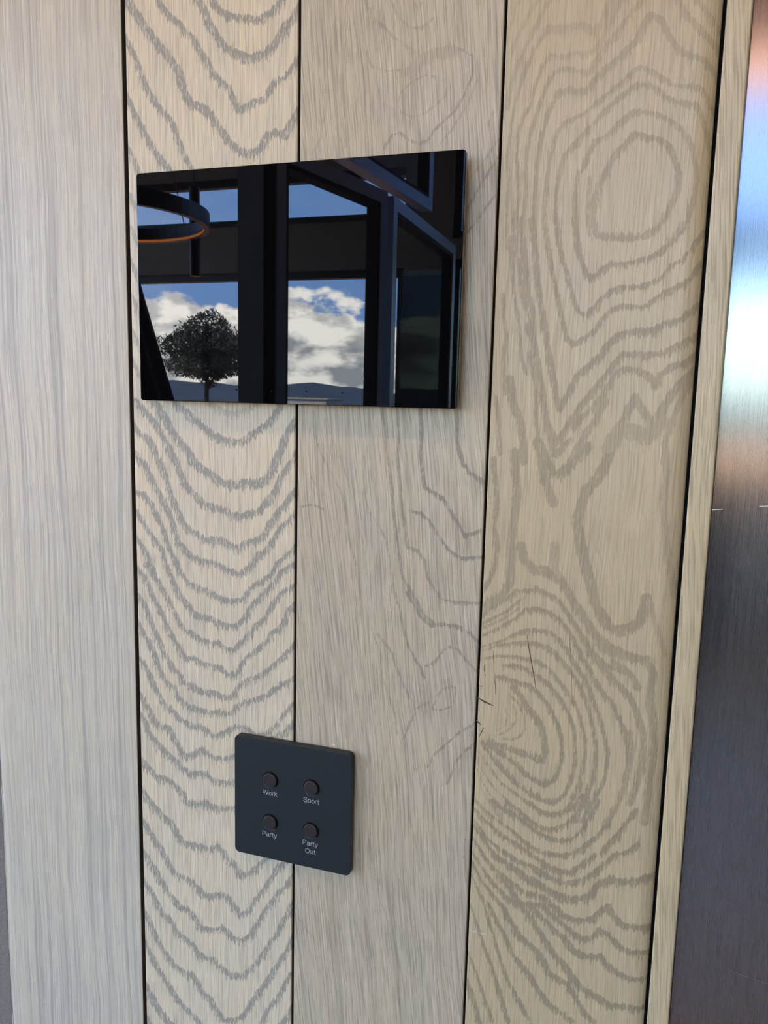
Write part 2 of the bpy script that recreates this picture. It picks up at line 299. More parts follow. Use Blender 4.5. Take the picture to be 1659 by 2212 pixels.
('J', 46, .95, '320,560 410,690 470,790 540,870 600,970 650,1050 710,1140 780,1210 830,1280 890,1370 970,1430 1050,1470 1130,1530 1220,1530 1300,1550 1400,1560'),
('J', 44, .95, '100,440 170,590 250,690 340,800 400,910 450,1000 520,1060 580,1110 630,1190 680,1290 750,1330 820,1370 880,1480 940,1580 1000,1640'),
('J', 40, .95, '100,550 160,680 240,790 290,900 350,1010 410,1150 470,1230 540,1310 600,1420 680,1520 760,1570 830,1640'),
('J', 38, .95, '130,620 190,760 230,900 280,1060 320,1200 370,1340 440,1470 520,1620'), ('J', 44, .95, '85,760 140,920 190,1080 250,1230 300,1400 370,1640'),
('J', 44, .95, '70,1120 130,1270 180,1420 250,1640'), ('J', 38, .95, '50,1320 110,1470 160,1660'),
]
G3 = [
('K', 14, .5, '570,380 610,480 700,510 850,500'), ('K', 18, .45, '740,0 810,130 880,200 970,200 1050,130'), ('K', 18, .45, '560,0 620,130 700,200 760,260 850,330 920,370'),
('K', 14, .4, '900,0 940,70 980,0'), ('K', 10, .5, '790,740 820,660 900,580 1000,535 1100,560 1150,610 1140,680 1060,760 980,820 900,840 820,810 790,740'),
('K', 70, .35, '880,520 960,440 1060,390 1180,370'), ('K', 40, .25, '700,760 760,800 800,860 900,900'),
('K', 14, .7, '700,1060 750,970 810,950 870,1000 940,1030 1010,1010 1050,940 1120,870 1200,800 1260,700 1330,540 1330,400 1240,350'),
('K', 14, .5, '1100,1030 1200,900 1290,760 1370,560 1360,420'), ('K', 14, .7, '1290,1500 1400,1300 1480,1180 1540,1080'), ('K', 14, .7, '1300,1660 1420,1500 1520,1360'), ('K', 12, .5, '1300,1290 1400,1170 1530,980'),
('K', 20, .5, '1450,900 1470,800'), ('K', 18, .35, '390,0 400,400 380,800 420,1050'), ('K', 18, .35, '250,0 260,350 290,700 240,1000 180,1100'), ('K', 14, .3, '500,200 520,600 480,1000'),
('L', 26, .9, '1320,90 1320,250 1330,370 1370,510 1420,580 1540,660'), ('L', 22, .9, '1040,80 1050,300 1040,440 1060,620 1080,700 1150,740 1220,790 1270,880 1330,970 1380,1070 1450,1060 1540,1020'),
('L', 20, .9, '960,880 1050,900 1110,960 1160,1040 1230,1150 1290,1210 1360,1250 1530,1240'), ('L', 20, .75, '860,80 870,300 860,480 880,650 890,800 920,1000 940,1160 1020,1190 1070,1270 1090,1390 1140,1480 1210,1570 1300,1590 1520,1600'),
('L', 20, .75, '740,80 770,400 800,560 820,700 830,900 850,1050 880,1250 900,1400 960,1500 1020,1600 1070,1690 1150,1760 1230,1760'), ('L', 13, .6, '210,100 230,350 290,480 350,600 420,730 460,880 480,1080 540,1300'),
('L', 11, .8, '90,850 170,830 230,840 290,870'), ('L', 10, .6, '180,600 240,700 310,780'), ('L', 12, .5, '390,420 450,560 500,740 540,900 600,1150 620,1400'),
('L', 14, .6, '590,360 600,560 600,750 650,900 720,1000 770,1100 800,1250 830,1450 850,1600'), ('L', 12, .5, '640,80 640,420 670,700 720,860'), ('L', 12, .4, '300,80 340,300 400,420'),
('M', 18, .75, '880,0 920,150 950,300 980,420 1030,520 1090,620 1120,700'), ('M', 20, .85, '970,0 1040,110 1080,190 1170,270 1280,260 1400,280 1490,330 1560,410'),
('M', 16, .7, '1130,600 1210,560 1270,470 1330,440 1400,470 1450,540 1540,640'), ('M', 16, .7, '740,340 850,480 880,590 930,700 980,820 1030,900 1040,990 980,1110 950,1200'),
('M', 12, .8, '1230,870 1250,800 1330,760 1380,780 1370,850 1340,930 1250,960 1180,950 1210,880'), ('M', 11, .6, '1040,950 1180,880 1230,820'),
('M', 15, .75, '1150,1420 1190,1330 1290,1240 1390,1150 1550,1050'), ('M', 15, .75, '1300,1560 1330,1500 1380,1370 1450,1290 1550,1210'), ('M', 12, .6, '700,330 760,500 770,650 820,830 850,900 880,1000 900,1150'),
('M', 12, .4, '250,100 330,350 400,600 420,900 470,1150 640,1400'), ('M', 12, .4, '560,200 600,500 590,800 700,1050 760,1350'), ('M', 12, .4, '420,100 470,450 500,700'),
('N', 12, .4, '640,50 700,350 760,700 880,1000'), ('N', 12, .4, '820,50 870,450 1000,750 1050,1100'), ('N', 14, .4, '980,0 1060,350 1090,700 1200,1000 1230,1300'),
('N', 12, .4, '560,200 620,600 660,900 720,1300'), ('N', 10, .35, '300,500 380,800 420,1200'), ('N', 12, .35, '100,800 250,1000 350,1300'),
]
def parse(lines, centred, wide=1.32):
    out = []
    for crop, w, s, txt in lines:
        x0, y0, size = CROP[crop]; k = size/1659
        p = np.array([[float(v) for v in q.split(',')] for q in txt.split()])*k+(x0, y0)
        f = np.ones(len(p))
        if crop in 'IJ' and p[0, 0] < p[:, 0].max()-40 and p[0, 0] < 1060:      # rings crowd together and thin out at the knotty edge
            f = np.clip(.38+.62*(p[:, 0]-p[0, 0])/110, .38, 1)
        if crop in 'FG': s *= {'F': .82, 'G': .86}[crop]; f = f*.9                                       # the upper swirl is fainter
        out.append((p, w*k*wide*f, s, centred))
    return out

def ring_field(px, lines):
    """px: N x 2 photo-pixel positions on the board -> band distance, band side, slope factor, strength"""
    n = len(px)
    best = np.full(n, 60.0); side = np.zeros(n); slope = np.zeros(n); stren = np.zeros(n)
    for p, w, s, centred in lines:
        a, b = p[:-1], p[1:]
        lo = p.min(0)-62; hi = p.max(0)+62
        idx = np.where((px[:, 0] > lo[0]) & (px[:, 0] < hi[0]) & (px[:, 1] > lo[1]) & (px[:, 1] < hi[1]))[0]
        if not len(idx): continue
        q = px[idx]
        d = b-a; L2 = (d**2).sum(1); L = np.sqrt(L2)
        rel = q[:, None, :]-a[None]
        t = np.clip((rel*d).sum(2)/L2, 0, 1)
        off = rel-t[..., None]*d
        dist = np.sqrt((off**2).sum(2))
        j = dist.argmin(1); ar = np.arange(len(q))
        sgn = np.sign(d[j, 0]*rel[ar, j, 1]-d[j, 1]*rel[ar, j, 0])      # + to the right of travel (below a left-to-right line)
        sd = dist[ar, j]*np.where(sgn == 0, 1, sgn)
        tj = t[ar, j]; wl = w[j]*(1-tj)+w[j+1]*tj
        if centred: sd = sd+wl/2
        out = np.maximum(-sd, sd-wl)
        upd = out < best[idx]
        g = idx[upd]
        best[g] = out[upd]; side[g] = np.clip((sd/wl)[upd], 0, 1); slope[g] = (np.abs(d[j, 0])/L[j]*.8+.2)[upd]*np.clip(wl/13.0, .22, 1.0)[upd]; stren[g] = s
    return best, side, slope, stren

# ------------------------------------------------------------------ oak
def oak(name, light, dark, tilt=0.0, band=1.0, streak=0.0, fine=1.0, seed=0.0, hole=.25, hole_at=.36):
    """light-washed oak: ring bands from the board's own ring lines, torn into pore dashes along the grain"""
    m = bpy.data.materials.new(name); m.use_nodes = True
    nt = NT(m.node_tree); b = nt.n['Principled BSDF']
    tc = nt.new('ShaderNodeTexCoord'); sp = nt.new('ShaderNodeSeparateXYZ'); nt.l.new(tc.outputs['Object'], sp.inputs[0])
    x0, y, z = sp.outputs
    warp = nt.m('MULTIPLY', nt.m('SUBTRACT', nt.noise(nt.xyz(nt.m('MULTIPLY', x0, 18), seed, nt.m('MULTIPLY', z, 7)), 1.0, 2), .5), .010)
    x = nt.m('ADD', nt.m('ADD', x0, nt.m('MULTIPLY', z, tilt)), warp)
    def grain(fx, fz, det=2, off=0.0):
        return nt.noise(nt.xyz(nt.m('MULTIPLY', x, fx), seed+off, nt.m('MULTIPLY', z, fz)), 1.0, det, .55)
    at = nt.new('ShaderNodeAttribute', attribute_name='rings', attribute_type='GEOMETRY')
    s3 = nt.new('ShaderNodeSeparateColor'); nt.l.new(at.outputs['Color'], s3.inputs[0])
    d = nt.m('MULTIPLY', nt.m('SUBTRACT', s3.outputs[0], .5), 120.0)        # distance outside the band, photo px
    side, slope = s3.outputs[1], s3.outputs[2]
    stren = at.outputs['Alpha']
    dash = grain(820, 85, 2, 3.1)                                           # short pore dashes
    cells = grain(1250, 240, 2, 7.7)                                        # single pores inside a band
    amp = nt.m('MULTIPLY', nt.m('ADD', nt.m('MULTIPLY', side, 13.0), 7.0), nt.m('ADD', nt.m('MULTIPLY', slope, .92), .08))
    push = nt.m('MULTIPLY', nt.m('SUBTRACT', dash, .47), nt.m('MULTIPLY', amp, 2.2))
    wob = nt.m('MULTIPLY', nt.m('SUBTRACT', grain(330, 75, 2, 1.3), .5), nt.m('ADD', nt.m('MULTIPLY', slope, 12.0), 2.0))
    inside = nt.m('SUBTRACT', nt.m('ADD', push, wob), d)
    bandm = nt.ramp(inside, -1.0, 1.8)
    deep = nt.m('MULTIPLY', nt.ramp(inside, 1.0, 5.0), .09)
    holes = nt.ramp(nt.m('ADD', nt.m('ADD', cells, deep), nt.m('MULTIPLY', side, -.07)), hole_at, hole_at+.13, hole, 1.0)
    bandm = nt.m('MULTIPLY', nt.m('MULTIPLY', nt.m('MULTIPLY', bandm, holes), stren), band)
    pores = nt.m('MULTIPLY', nt.ramp(grain(1050, 26, 2, 5.0), .46, .64), .46*fine)
    near = nt.ramp(d, 0.0, 22.0, 1.0, .0)
    scat = nt.m('MULTIPLY', nt.m('MULTIPLY', nt.ramp(grain(900, 60, 1, 9.0), .60, .68), near), .45*band)
    broad = nt.m('MULTIPLY', nt.ramp(grain(290, 2.4, 3, 11.0), .46, .66), streak)
    fibre = nt.m('MULTIPLY', nt.ramp(grain(880, 5, 3, 13.0), .48, .68), streak*.75)
    dk = nt.m('MAXIMUM', nt.m('MAXIMUM', bandm, scat), nt.m('MAXIMUM', broad, fibre))
    dk = nt.m('ADD', dk, nt.m('MULTIPLY', pores, nt.m('SUBTRACT', 1.0, nt.m('MULTIPLY', dk, .7))), clamp=True)
    tone = nt.noise(nt.xyz(nt.m('MULTIPLY', x, 40), seed, nt.m('MULTIPLY', z, 9)), 1.0, 3)
    warm = tuple(light[i]*(1.025, 1.0, .95)[i] for i in range(3)); cool = tuple(light[i]*(.985, .985, 1.0)[i] for i in range(3))
    base = nt.mix(nt.ramp(tone, .35, .65), c4(cool), c4(warm))
    pale_lines = nt.m('MULTIPLY', nt.ramp(grain(1200, 30, 2, 17.0), .52, .68), .6*fine)  # pale cream hairlines of the grain
    base = nt.mix(pale_lines, base, c4(tuple(min(1, v*1.28) for v in light)))
    col = nt.mix(dk, base, c4(dark))
    nt.l.new(col, b.inputs['Base Color'])
    nt.put(b.inputs['Roughness'], nt.m('ADD', nt.m('MULTIPLY', dk, .14), .35))
    b.inputs['Specular IOR Level'].default_value = .5
    bp = nt.new('ShaderNodeBump'); bp.inputs['Strength'].default_value = .35; bp.inputs['Distance'].default_value = .0004
    nt.put(bp.inputs['Height'], nt.m('SUBTRACT', 1.0, grain(1050, 26, 1, 5.0))); nt.l.new(bp.outputs[0], b.inputs['Normal'])
    return m

M_edge = mat('edge_gap_shade', (.085, .066, .052), .8)  # gap shade put into the colour of the board sides
def board(name, xa, xb, material, lines, parent, ra=.0007, rb=.0007, thick=.016, depth_b=None, z_lo=0.02, z_hi=2.80, dense=True, step=.0011):
    """one board: face of the wall at y=0, eased long edges; ring lines stored on its own vertices"""
    prof = [(xa, thick)]
    prof += [(xa+ra*(1-math.cos(a)), ra*(1-math.sin(a))) for a in [math.pi/2*k/5 for k in range(6)]]
    n = max(2, int((xb-rb-xa-ra)/(step if dense else .01)))
    prof += [(xa+ra+(xb-rb-xa-ra)*k/n, 0.0) for k in range(1, n)]
    prof += [(xb-rb*(1-math.cos(a)), (depth_b or rb)*(1-math.sin(a))) for a in [math.pi/2*(1-k/11) for k in range(12)]]
    prof.append((xb, thick))
    zs = [z_lo]+(list(np.arange(.86, 1.76, step)) if dense else [.86, 1.2, 1.5])+[1.78, z_hi]
    P_ = np.array(prof); Z = np.array(zs); nx, nz = len(P_), len(Z)
    V = np.zeros((nz, nx, 3)); V[..., 0] = P_[None, :, 0]; V[..., 1] = P_[None, :, 1]; V[..., 2] = Z[:, None]
    V = V.reshape(-1, 3)
    i = np.arange(nz-1)[:, None]*nx+np.arange(nx-1)[None, :]
    F = np.stack([i, i+1, i+nx+1, i+nx], -1).reshape(-1, 4)
    me = bpy.data.meshes.new(name)
    me.vertices.add(len(V)); me.vertices.foreach_set('co', V.ravel())
    nf = len(F); me.loops.add(nf*4); me.loops.foreach_set('vertex_index', F.ravel().astype(np.int32))
    me.polygons.add(nf); me.polygons.foreach_set('loop_start', np.arange(0, nf*4, 4, dtype=np.int32))
    me.polygons.foreach_set('use_smooth', np.ones(nf, dtype=bool))
    me.update(calc_edges=True)
    me.materials.append(material); me.materials.append(M_edge)               # side faces coloured dark to stand in for shade in the gaps
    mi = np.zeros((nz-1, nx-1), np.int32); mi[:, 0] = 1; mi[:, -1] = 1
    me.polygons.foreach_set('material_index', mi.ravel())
    rings = np.zeros((len(V), 4), np.float32); rings[:, 0] = 1.0
    if lines:
        rel = np.stack([V[:, 0], np.full(len(V), D), V[:, 2]-CZ], 1)
        cr, cu, cf = np.array(CR), np.array(CU), np.array(_f)
        dep = rel@cf
        pxy = np.stack([829.5+FPX*(rel@cr)/dep, 1106-FPX*(rel@cu)/dep], 1)
        bst, sd, sl, st = ring_field(pxy, lines)
        rings[:, 0] = np.clip(bst/120+.5, 0, 1); rings[:, 1] = sd; rings[:, 2] = sl; rings[:, 3] = st
    at = me.attributes.new('rings', 'FLOAT_COLOR', 'POINT'); at.data.foreach_set('color', rings.ravel())
    return link(name, me, material, parent)
LAMP = 21.0

# ------------------------------------------------------------------ materials
M_black = mat('black_backing', (.012, .010, .009), .8)
M_glass = mat('black_screen_glass', (.002, .002, .0025), .012, spec=.5)
M_house = mat('black_plastic_housing', (.012, .012, .013), .45)
M_dot = mat('matt_black_sensor', (.003, .003, .003), .8, spec=.1)
M_plate = speckle(mat('slate_blue_metal_plate', (.016, .0205, .0215), .42, spec=.36), .06, 900)
M_button = speckle(mat('bronze_black_button', (.026, .021, .020), .38, spec=.45), .08, 900)
M_ring = mat('button_gap_shade', (.004, .004, .005), .25)  # black ring in place of the shaded recess around each button
M_print = mat('light_grey_print', (.38, .40, .41), .6)
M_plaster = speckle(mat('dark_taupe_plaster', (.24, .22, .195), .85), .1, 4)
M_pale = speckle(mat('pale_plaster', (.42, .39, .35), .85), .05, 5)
M_floor = speckle(mat('oak_floor', (.36, .235, .13), .45), .25, 6, 1, 14, 1)
M_ceil = speckle(mat('cedar_ceiling', (.34, .20, .11), .6), .2, 5, 1, 10, 1)
M_frame = mat('blue_grey_window_frame', (.46, .60, .86), .38, metal=.2)
M_gasket = mat('black_gasket', (.004, .004, .004), .7)
M_dark = mat('black_lacquer', (.006, .006, .007), .35)
M_curtain = speckle(mat('black_curtain', (.006, .006, .007), .9), .3, 40)
M_terra = speckle(mat('terracotta', (.75, .30, .15), .8), .2, 6)
M_leaf = speckle(mat('olive_leaf', (.022, .028, .014), .6), .4, 30)
M_bark = speckle(mat('olive_bark', (.05, .04, .03), .9), .3, 40)
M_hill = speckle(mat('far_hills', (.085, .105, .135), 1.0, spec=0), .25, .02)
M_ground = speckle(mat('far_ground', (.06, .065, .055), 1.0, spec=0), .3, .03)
M_stone = speckle(mat('terrace_stone', (.42, .38, .33), .8), .1, 3)

def emit(name, col, s):
    m = bpy.data.materials.new(name); m.use_nodes = True; n = NT(m.node_tree)
    e = n.new('ShaderNodeEmission'); e.inputs[0].default_value = c4(col); e.inputs[1].default_value = s
    n.l.new(e.outputs[0], n.n['Material Output'].inputs[0]); return m
def thin_glass(name, tint):
    m = bpy.data.materials.new(name); m.use_nodes = True; n = NT(m.node_tree)
    n.n.remove(n.n['Principled BSDF'])
    t = n.new('ShaderNodeBsdfTransparent'); t.inputs[0].default_value = c4(tint)
    g = n.new('ShaderNodeBsdfGlossy'); g.inputs['Roughness'].default_value = .02
    lw = n.new('ShaderNodeLayerWeight'); fac = n.m('ADD', n.m('MULTIPLY', n.m('POWER', lw.outputs['Facing'], 4.0), .05), .015)
    mx = n.new('ShaderNodeMixShader'); n.l.new(fac, mx.inputs[0]); n.l.new(t.outputs[0], mx.inputs[1]); n.l.new(g.outputs[0], mx.inputs[2])
    n.l.new(mx.outputs[0], n.n['Material Output'].inputs[0]); return m
M_pane = thin_glass('clear_pane', (.95, .97, .97)); M_tint = thin_glass('green_tinted_pane', (.68, .93, .88))

# brushed steel: vertical brushing spreads reflections sideways
M_steel = bpy.data.materials.new('brushed_stainless_steel'); M_steel.use_nodes = True
n = NT(M_steel.node_tree); b = n.n['Principled BSDF']
tc = n.new('ShaderNodeTexCoord'); sp = n.new('ShaderNodeSeparateXYZ'); n.l.new(tc.outputs['Object'], sp.inputs[0])
st = n.noise(n.xyz(n.m('MULTIPLY', sp.outputs[0], 2200), 0, n.m('MULTIPLY', sp.outputs[2], 14)), 1.0, 3)
n.put(b.inputs['Base Color'], n.mix(n.ramp(st, .3, .7), (.385, .382, .375, 1), (.44, .435, .425, 1)))
b.inputs['Metallic'].default_value = 1.0
n.put(b.inputs['Roughness'], n.m('ADD', n.m('MULTIPLY', st, .08), .235))
b.inputs['Anisotropic'].default_value = 1.0
n.put(b.inputs['Tangent'], n.xyz(1.0, 0.0, 0.0))

# linen: woven threads
M_linen = bpy.data.materials.new('woven_linen'); M_linen.use_nodes = True
n = NT(M_linen.node_tree); b = n.n['Principled BSDF']
tc = n.new('ShaderNodeTexCoord'); sp = n.new('ShaderNodeSeparateXYZ'); n.l.new(tc.outputs['Object'], sp.inputs[0])
wa = n.m('SINE', n.m('MULTIPLY', n.m('ADD', sp.outputs[0], n.m('MULTIPLY', sp.outputs[2], .12)), 5200)); wb = n.m('SINE', n.m('MULTIPLY', n.m('SUBTRACT', sp.outputs[2], n.m('MULTIPLY', sp.outputs[0], .15)), 5200))
wv = n.m('MULTIPLY', n.m('ADD', n.m('MULTIPLY', wa, wb), 1.0), .5)
wn = n.noise(n.xyz(n.m('MULTIPLY', sp.outputs[0], 300), 0, n.m('MULTIPLY', sp.outputs[2], 900)), 1.0, 2)
n.put(b.inputs['Base Color'], n.mix(n.m('MULTIPLY', wv, wn), (.13, .11, .09, 1), (.62, .55, .46, 1)))
b.inputs['Roughness'].default_value = .9
bp = n.new('ShaderNodeBump'); bp.inputs['Distance'].default_value = .0004; n.l.new(wv, bp.inputs['Height']); n.l.new(bp.outputs[0], b.inputs['Normal'])

# ------------------------------------------------------------------ the panelled wall
wallb = tag(empty('wall_back'), 'wall of upright pale washed oak boards with dark shadow gaps', kind='structure')
bk = bmesh.new()
add_box(bk, -.4975, .0350, .0162, .05, 0, 3.3)
link('backing', fresh('backing', bk), M_black, wallb)
add = bmesh.new(); add_box(add, -3.9, -.62, .03, .08, 0, 3.3); add_box(add, .95, 2.2, .03, .08, 0, 3.3); add_box(add, -.62, .95, .052, .08, 0, 3.3); add_box(add, -.62, .95, .0, .05, 2.82, 3.3)
link('plaster', fresh('plaster', add), M_pale, wallb)

OAK_L = oak('oak_straight_grain', (.625, .562, .418), (.370, .336, .262), tilt=.012, streak=.80, fine=.9, seed=2.0)
OAK_2 = oak('oak_cathedral', (.700, .595, .405), (.300, .270, .206), band=.90, fine=1.0, seed=5.0, hole=.2, hole_at=.40)
OAK_3 = oak('oak_smoked_knotty', (.575, .482, .328), (.255, .215, .150), tilt=.10, band=.95, hole=.5, streak=.42, fine=1.25, seed=9.0)
OAK_4 = oak('oak_swirled', (.572, .455, .268), (.272, .214, .126), band=.80, hole=.4, streak=.10, fine=.8, seed=14.0)
OAK_T = oak('oak_edge_strip', (.610, .490, .285), (.280, .215, .120), streak=.18, fine=1.2, seed=21.0, tilt=.05)

board('plank', -.4990, -.3625, OAK_L, None, wallb, ra=.004, rb=.0006, dense=False)
board('plank', -.3592, -.2297, OAK_2, parse(G2, False), wallb, ra=.0008, rb=.0010)
p3 = board('plank', -.2278, -.0974, OAK_3, parse(G3, True, 1.35), wallb, ra=.0006, rb=.0010)
p4 = board('plank', -.0958, .0222, OAK_4, parse(G4, True, 1.12), wallb, ra=.0006, rb=.0120, depth_b=.0045)

# splits, flecks and scratches of the knotty boards
def sliver(crop, pts, w0, material, parent, name):
    x0, y0, size = CROP[crop]; k = size/1659
    bm = bmesh.new(); left, right = [], []
    n_ = len(pts)
    for i, (a, c) in enumerate(pts):
        X, Z = wall(x0+a*k, y0+c*k)
        wdt = w0*.3*(.25+.75*math.sin(math.pi*min(.92, max(.08, i/(n_-1)))))
        j, l = max(i-1, 0), min(i+1, n_-1)
        tx, tz = pts[l][0]-pts[j][0], -(pts[l][1]-pts[j][1]); L = math.hypot(tx, tz)
        nx, nz = -tz/L*wdt, tx/L*wdt
        left.append(bm.verts.new((X+nx, -.00008, Z+nz))); right.append(bm.verts.new((X-nx, -.00008, Z-nz)))
    for i in range(n_-1): bm.faces.new((left[i], left[i+1], right[i+1], right[i]))
    return link(name, fresh(name, bm), material, parent)
M_crack = mat('dark_split', (.11, .085, .06), .9, spec=.1); M_fleck = mat('pale_scratch', (.80, .74, .62), .7)
for pts, w in (([(478, 240), (490, 330), (510, 440), (530, 550), (544, 650)], .0011), ([(795, 270), (806, 380), (808, 520), (810, 690)], .0007),
               ([(228, 360), (230, 410), (232, 465)], .0008), ([(160, 470), (160, 510), (168, 550)], .0009), ([(235, 580), (244, 630), (244, 690)], .0009),
               ([(110, 715), (160, 745), (225, 775)], .0022), ([(100, 885), (118, 900), (132, 918)], .0020), ([(156, 938), (140, 970), (122, 1005)], .0011), ([(310, 405), (312, 440)], .0006), ([(122, 625), (152, 632)], .0012)):
    sliver('I', pts, w, M_crack, p4, 'split')
for pts, w in (([(85, 960), (120, 968), (160, 976)], .0008), ([(130, 968), (170, 980), (212, 992)], .0008)):
    sliver('J', pts, w, M_fleck, p4, 'scratch')
sliver('M', [(365, 1240), (378, 1236), (392, 1246)], .0016, M_fleck, p3, 'scratch')
for a, c in ((1413, 360), (1425, 222)): sliver('N', [(a, c-8), (a, c+8)], .0013, M_crack, p3, 'split')

tr = board('trim_1', .0240, .0371, OAK_T, None, None, ra=.0006, rb=.0012, thick=.020, dense=False)
tag(tr, 'narrow oak edge strip between the oak boards and the brushed steel', kind='structure')

# ------------------------------------------------------------------ steel and linen beside the boards
steel = tag(empty('steel_panel', (.5, .02, 0)), 'tall brushed stainless steel panel beside the oak edge strip', 'panel')
def at_parent(o, p): o.parent = p; o.matrix_parent_inverse = Matrix.Translation(p.location).inverted(); return o
at_parent(box('sheet', .0376, .95, .010, .0255, .02, 2.80, M_steel, None, bevel=.0008), steel)
def wall_strip(name, pts, wdt, off, material, parent):
    bm = bmesh.new(); P2 = [wall(a, c, off) for a, c in pts]
    for (xa, za), (xb, zb) in zip(P2, P2[1:]):
        L = math.hypot(xb-xa, zb-za); nx, nz = -(zb-za)/L*wdt/2, (xb-xa)/L*wdt/2
        bm.faces.new([bm.verts.new(v) for v in ((xa+nx, off, za+nz), (xb+nx, off, zb+nz), (xb-nx, off, zb-nz), (xa-nx, off, za-nz))])
    return at_parent(link(name, fresh(name, bm), material), parent)
M_scr = mat('steel_scratch', (.8, .8, .8), .3, metal=1.0)
wall_strip('scratch', [(1538, 1101), (1561, 1100)], .0004, .0098, M_scr, steel)
wall_strip('scratch', [(1640, 1094), (1664, 1093)], .0004, .0098, M_scr, steel)
wall_strip('scratch', [(1573, 2096), (1610, 2109), (1662, 2126)], .0002, .0098, M_scr, steel)

linen = tag(empty('linen_panel', (-.56, .02, 0)), 'woven beige linen panel along the edge of the grey oak board', 'fabric panel')
at_parent(box('cloth', -.62, -.5012, .004, .028, .02, 2.80, M_linen, None, bevel=.002), linen)
rnd = random.Random(4)
hb = bmesh.new(); zz = .85
pts = []
while zz < 1.8:
    pts.append((-.5004+rnd.uniform(-.0003, .0003), .0035+rnd.uniform(-.0005, .0005), zz)); zz += rnd.uniform(.004, .02)
tube(hb, pts, .0007, 6)
at_parent(link('frayed_hem', fresh('frayed_hem', hb), mat('hem_thread', (.62, .55, .46), .9)), linen)

# ------------------------------------------------------------------ wall touch screen
tabF = -.0130
tx0, tx1, tz0, tz1 = -.7057*(D+tabF), -.2348*(D+tabF), CZ-.0143*(D+tabF), CZ+.2994*(D+tabF)
tw, th = tx1-tx0, tz1-tz0; tcx, tcz = (tx0+tx1)/2, (tz0+tz1)/2
tab = tag(empty('touch_screen', (tcx, 0, tcz)), 'black glass wall touch screen mounted on the oak boards', 'touch screen')
g = link('screen_glass', fresh('screen_glass', rounded_slab(tw, th, tabF, tabF+.0032, .0022, 8, .0004)), M_glass, tab)
link('housing', fresh('housing', rounded_slab(tw-.010, th-.010, tabF+.0033, -.0001, .004, 6)), M_house, tab)
for a, c in ((500, 1145), (655, 1150), (812, 1153), (973, 1157), (1447, 1203)):
    X, Z = wall(270+a*800/1659, 290+c*800/1659, tabF)
    bm = bmesh.new(); lathe(bm, [(0, 0), (.00065, 0), (.00065, .0002)], 16, Matrix.Translation((X-tcx, tabF-.0001, Z-tcz)))
    link('sensor_dot', fresh('sensor_dot', bm), M_dot, g)

# ------------------------------------------------------------------ four-button keypad
kF = -.0062
kx0, kx1, kz0, kz1 = -.5545*(D+kF), -.3678*(D+kF), CZ-.6882*(D+kF), CZ-.5020*(D+kF)
kw, kh = kx1-kx0, kz1-kz0; kcx, kcz = (kx0+kx1)/2, (kz0+kz1)/2
key = tag(empty('wall_keypad', (kcx, 0, kcz)), 'square slate-black keypad plate with four round lettered buttons', 'keypad')
plate = link('plate', fresh('plate', rounded_slab(kw, kh, kF, -.0012, .0038, 10, .0004)), M_plate, key)
link('back_box', fresh('back_box', rounded_slab(kw-.006, kh-.006, -.0012, -.0001, .003, 6)), M_house, key)
def kp(a, c, off=kF):
    X, Z = wall(470+a*330/1659, 1550+c*330/1659, off); return float(X)-kcx, float(Z)-kcz
# plain grotesque capitals and small letters as stroke centre lines (em units): advance, strokes
def oval(cx, cy, rx, ry, n=20): return [(cx+rx*math.cos(2*math.pi*k/n), cy+ry*math.sin(2*math.pi*k/n)) for k in range(n+1)]
GLYPH = {
 'W': (.90, [[(.03, .72), (.235, .02)], [(.235, .02), (.45, .70)], [(.45, .70), (.665, .02)], [(.665, .02), (.87, .72)]]),
 'o': (.555, [oval(.275, .26, .205, .235)]),
 'r': (.335, [[(.085, 0), (.085, .525)], [(.085, .30), (.10, .39), (.15, .455), (.22, .485), (.325, .482)]]),
 'k': (.50, [[(.085, 0), (.085, .72)], [(.085, .19), (.43, .525)], [(.205, .31), (.455, 0)]]),
 'S': (.665, [[(.57, .50), (.55, .59), (.48, .66), (.34, .69), (.20, .665), (.125, .60), (.115, .53), (.15, .45), (.24, .405), (.36, .375), (.49, .335), (.57, .27), (.585, .19), (.54, .10), (.45, .045), (.33, .03), (.20, .055), (.115, .125), (.09, .23)]]),
 'p': (.555, [[(.085, -.205), (.085, .525)], oval(.285, .26, .195, .235)]),
 't': (.31, [[(.145, .68), (.145, .11), (.165, .055), (.21, .035), (.285, .04)], [(.01, .485), (.295, .485)]]),
 'P': (.665, [[(.12, 0), (.12, .72)], [(.12, .68), (.38, .68), (.50, .65), (.56, .585), (.575, .51), (.56, .43), (.50, .37), (.38, .335), (.12, .335)]]),
 'a': (.555, [[(.085, .37), (.11, .44), (.18, .485), (.27, .49), (.37, .465), (.415, .40), (.415, .13), (.435, .06), (.51, .04)], [(.415, .31), (.34, .28), (.18, .255), (.095, .215), (.07, .14), (.095, .065), (.17, .03), (.26, .035), (.36, .085), (.415, .18)]]),
 'y': (.50, [[(.04, .525), (.25, .01)], [(.46, .525), (.245, -.03), (.195, -.13), (.13, -.17), (.05, -.165)]]),
 'O': (.775, [oval(.388, .36, .305, .325, 28)]),
 'u': (.555, [[(.085, .525), (.085, .18), (.115, .085), (.19, .035), (.28, .04), (.37, .09), (.42, .19)], [(.42, .525), (.42, 0)]]),
}
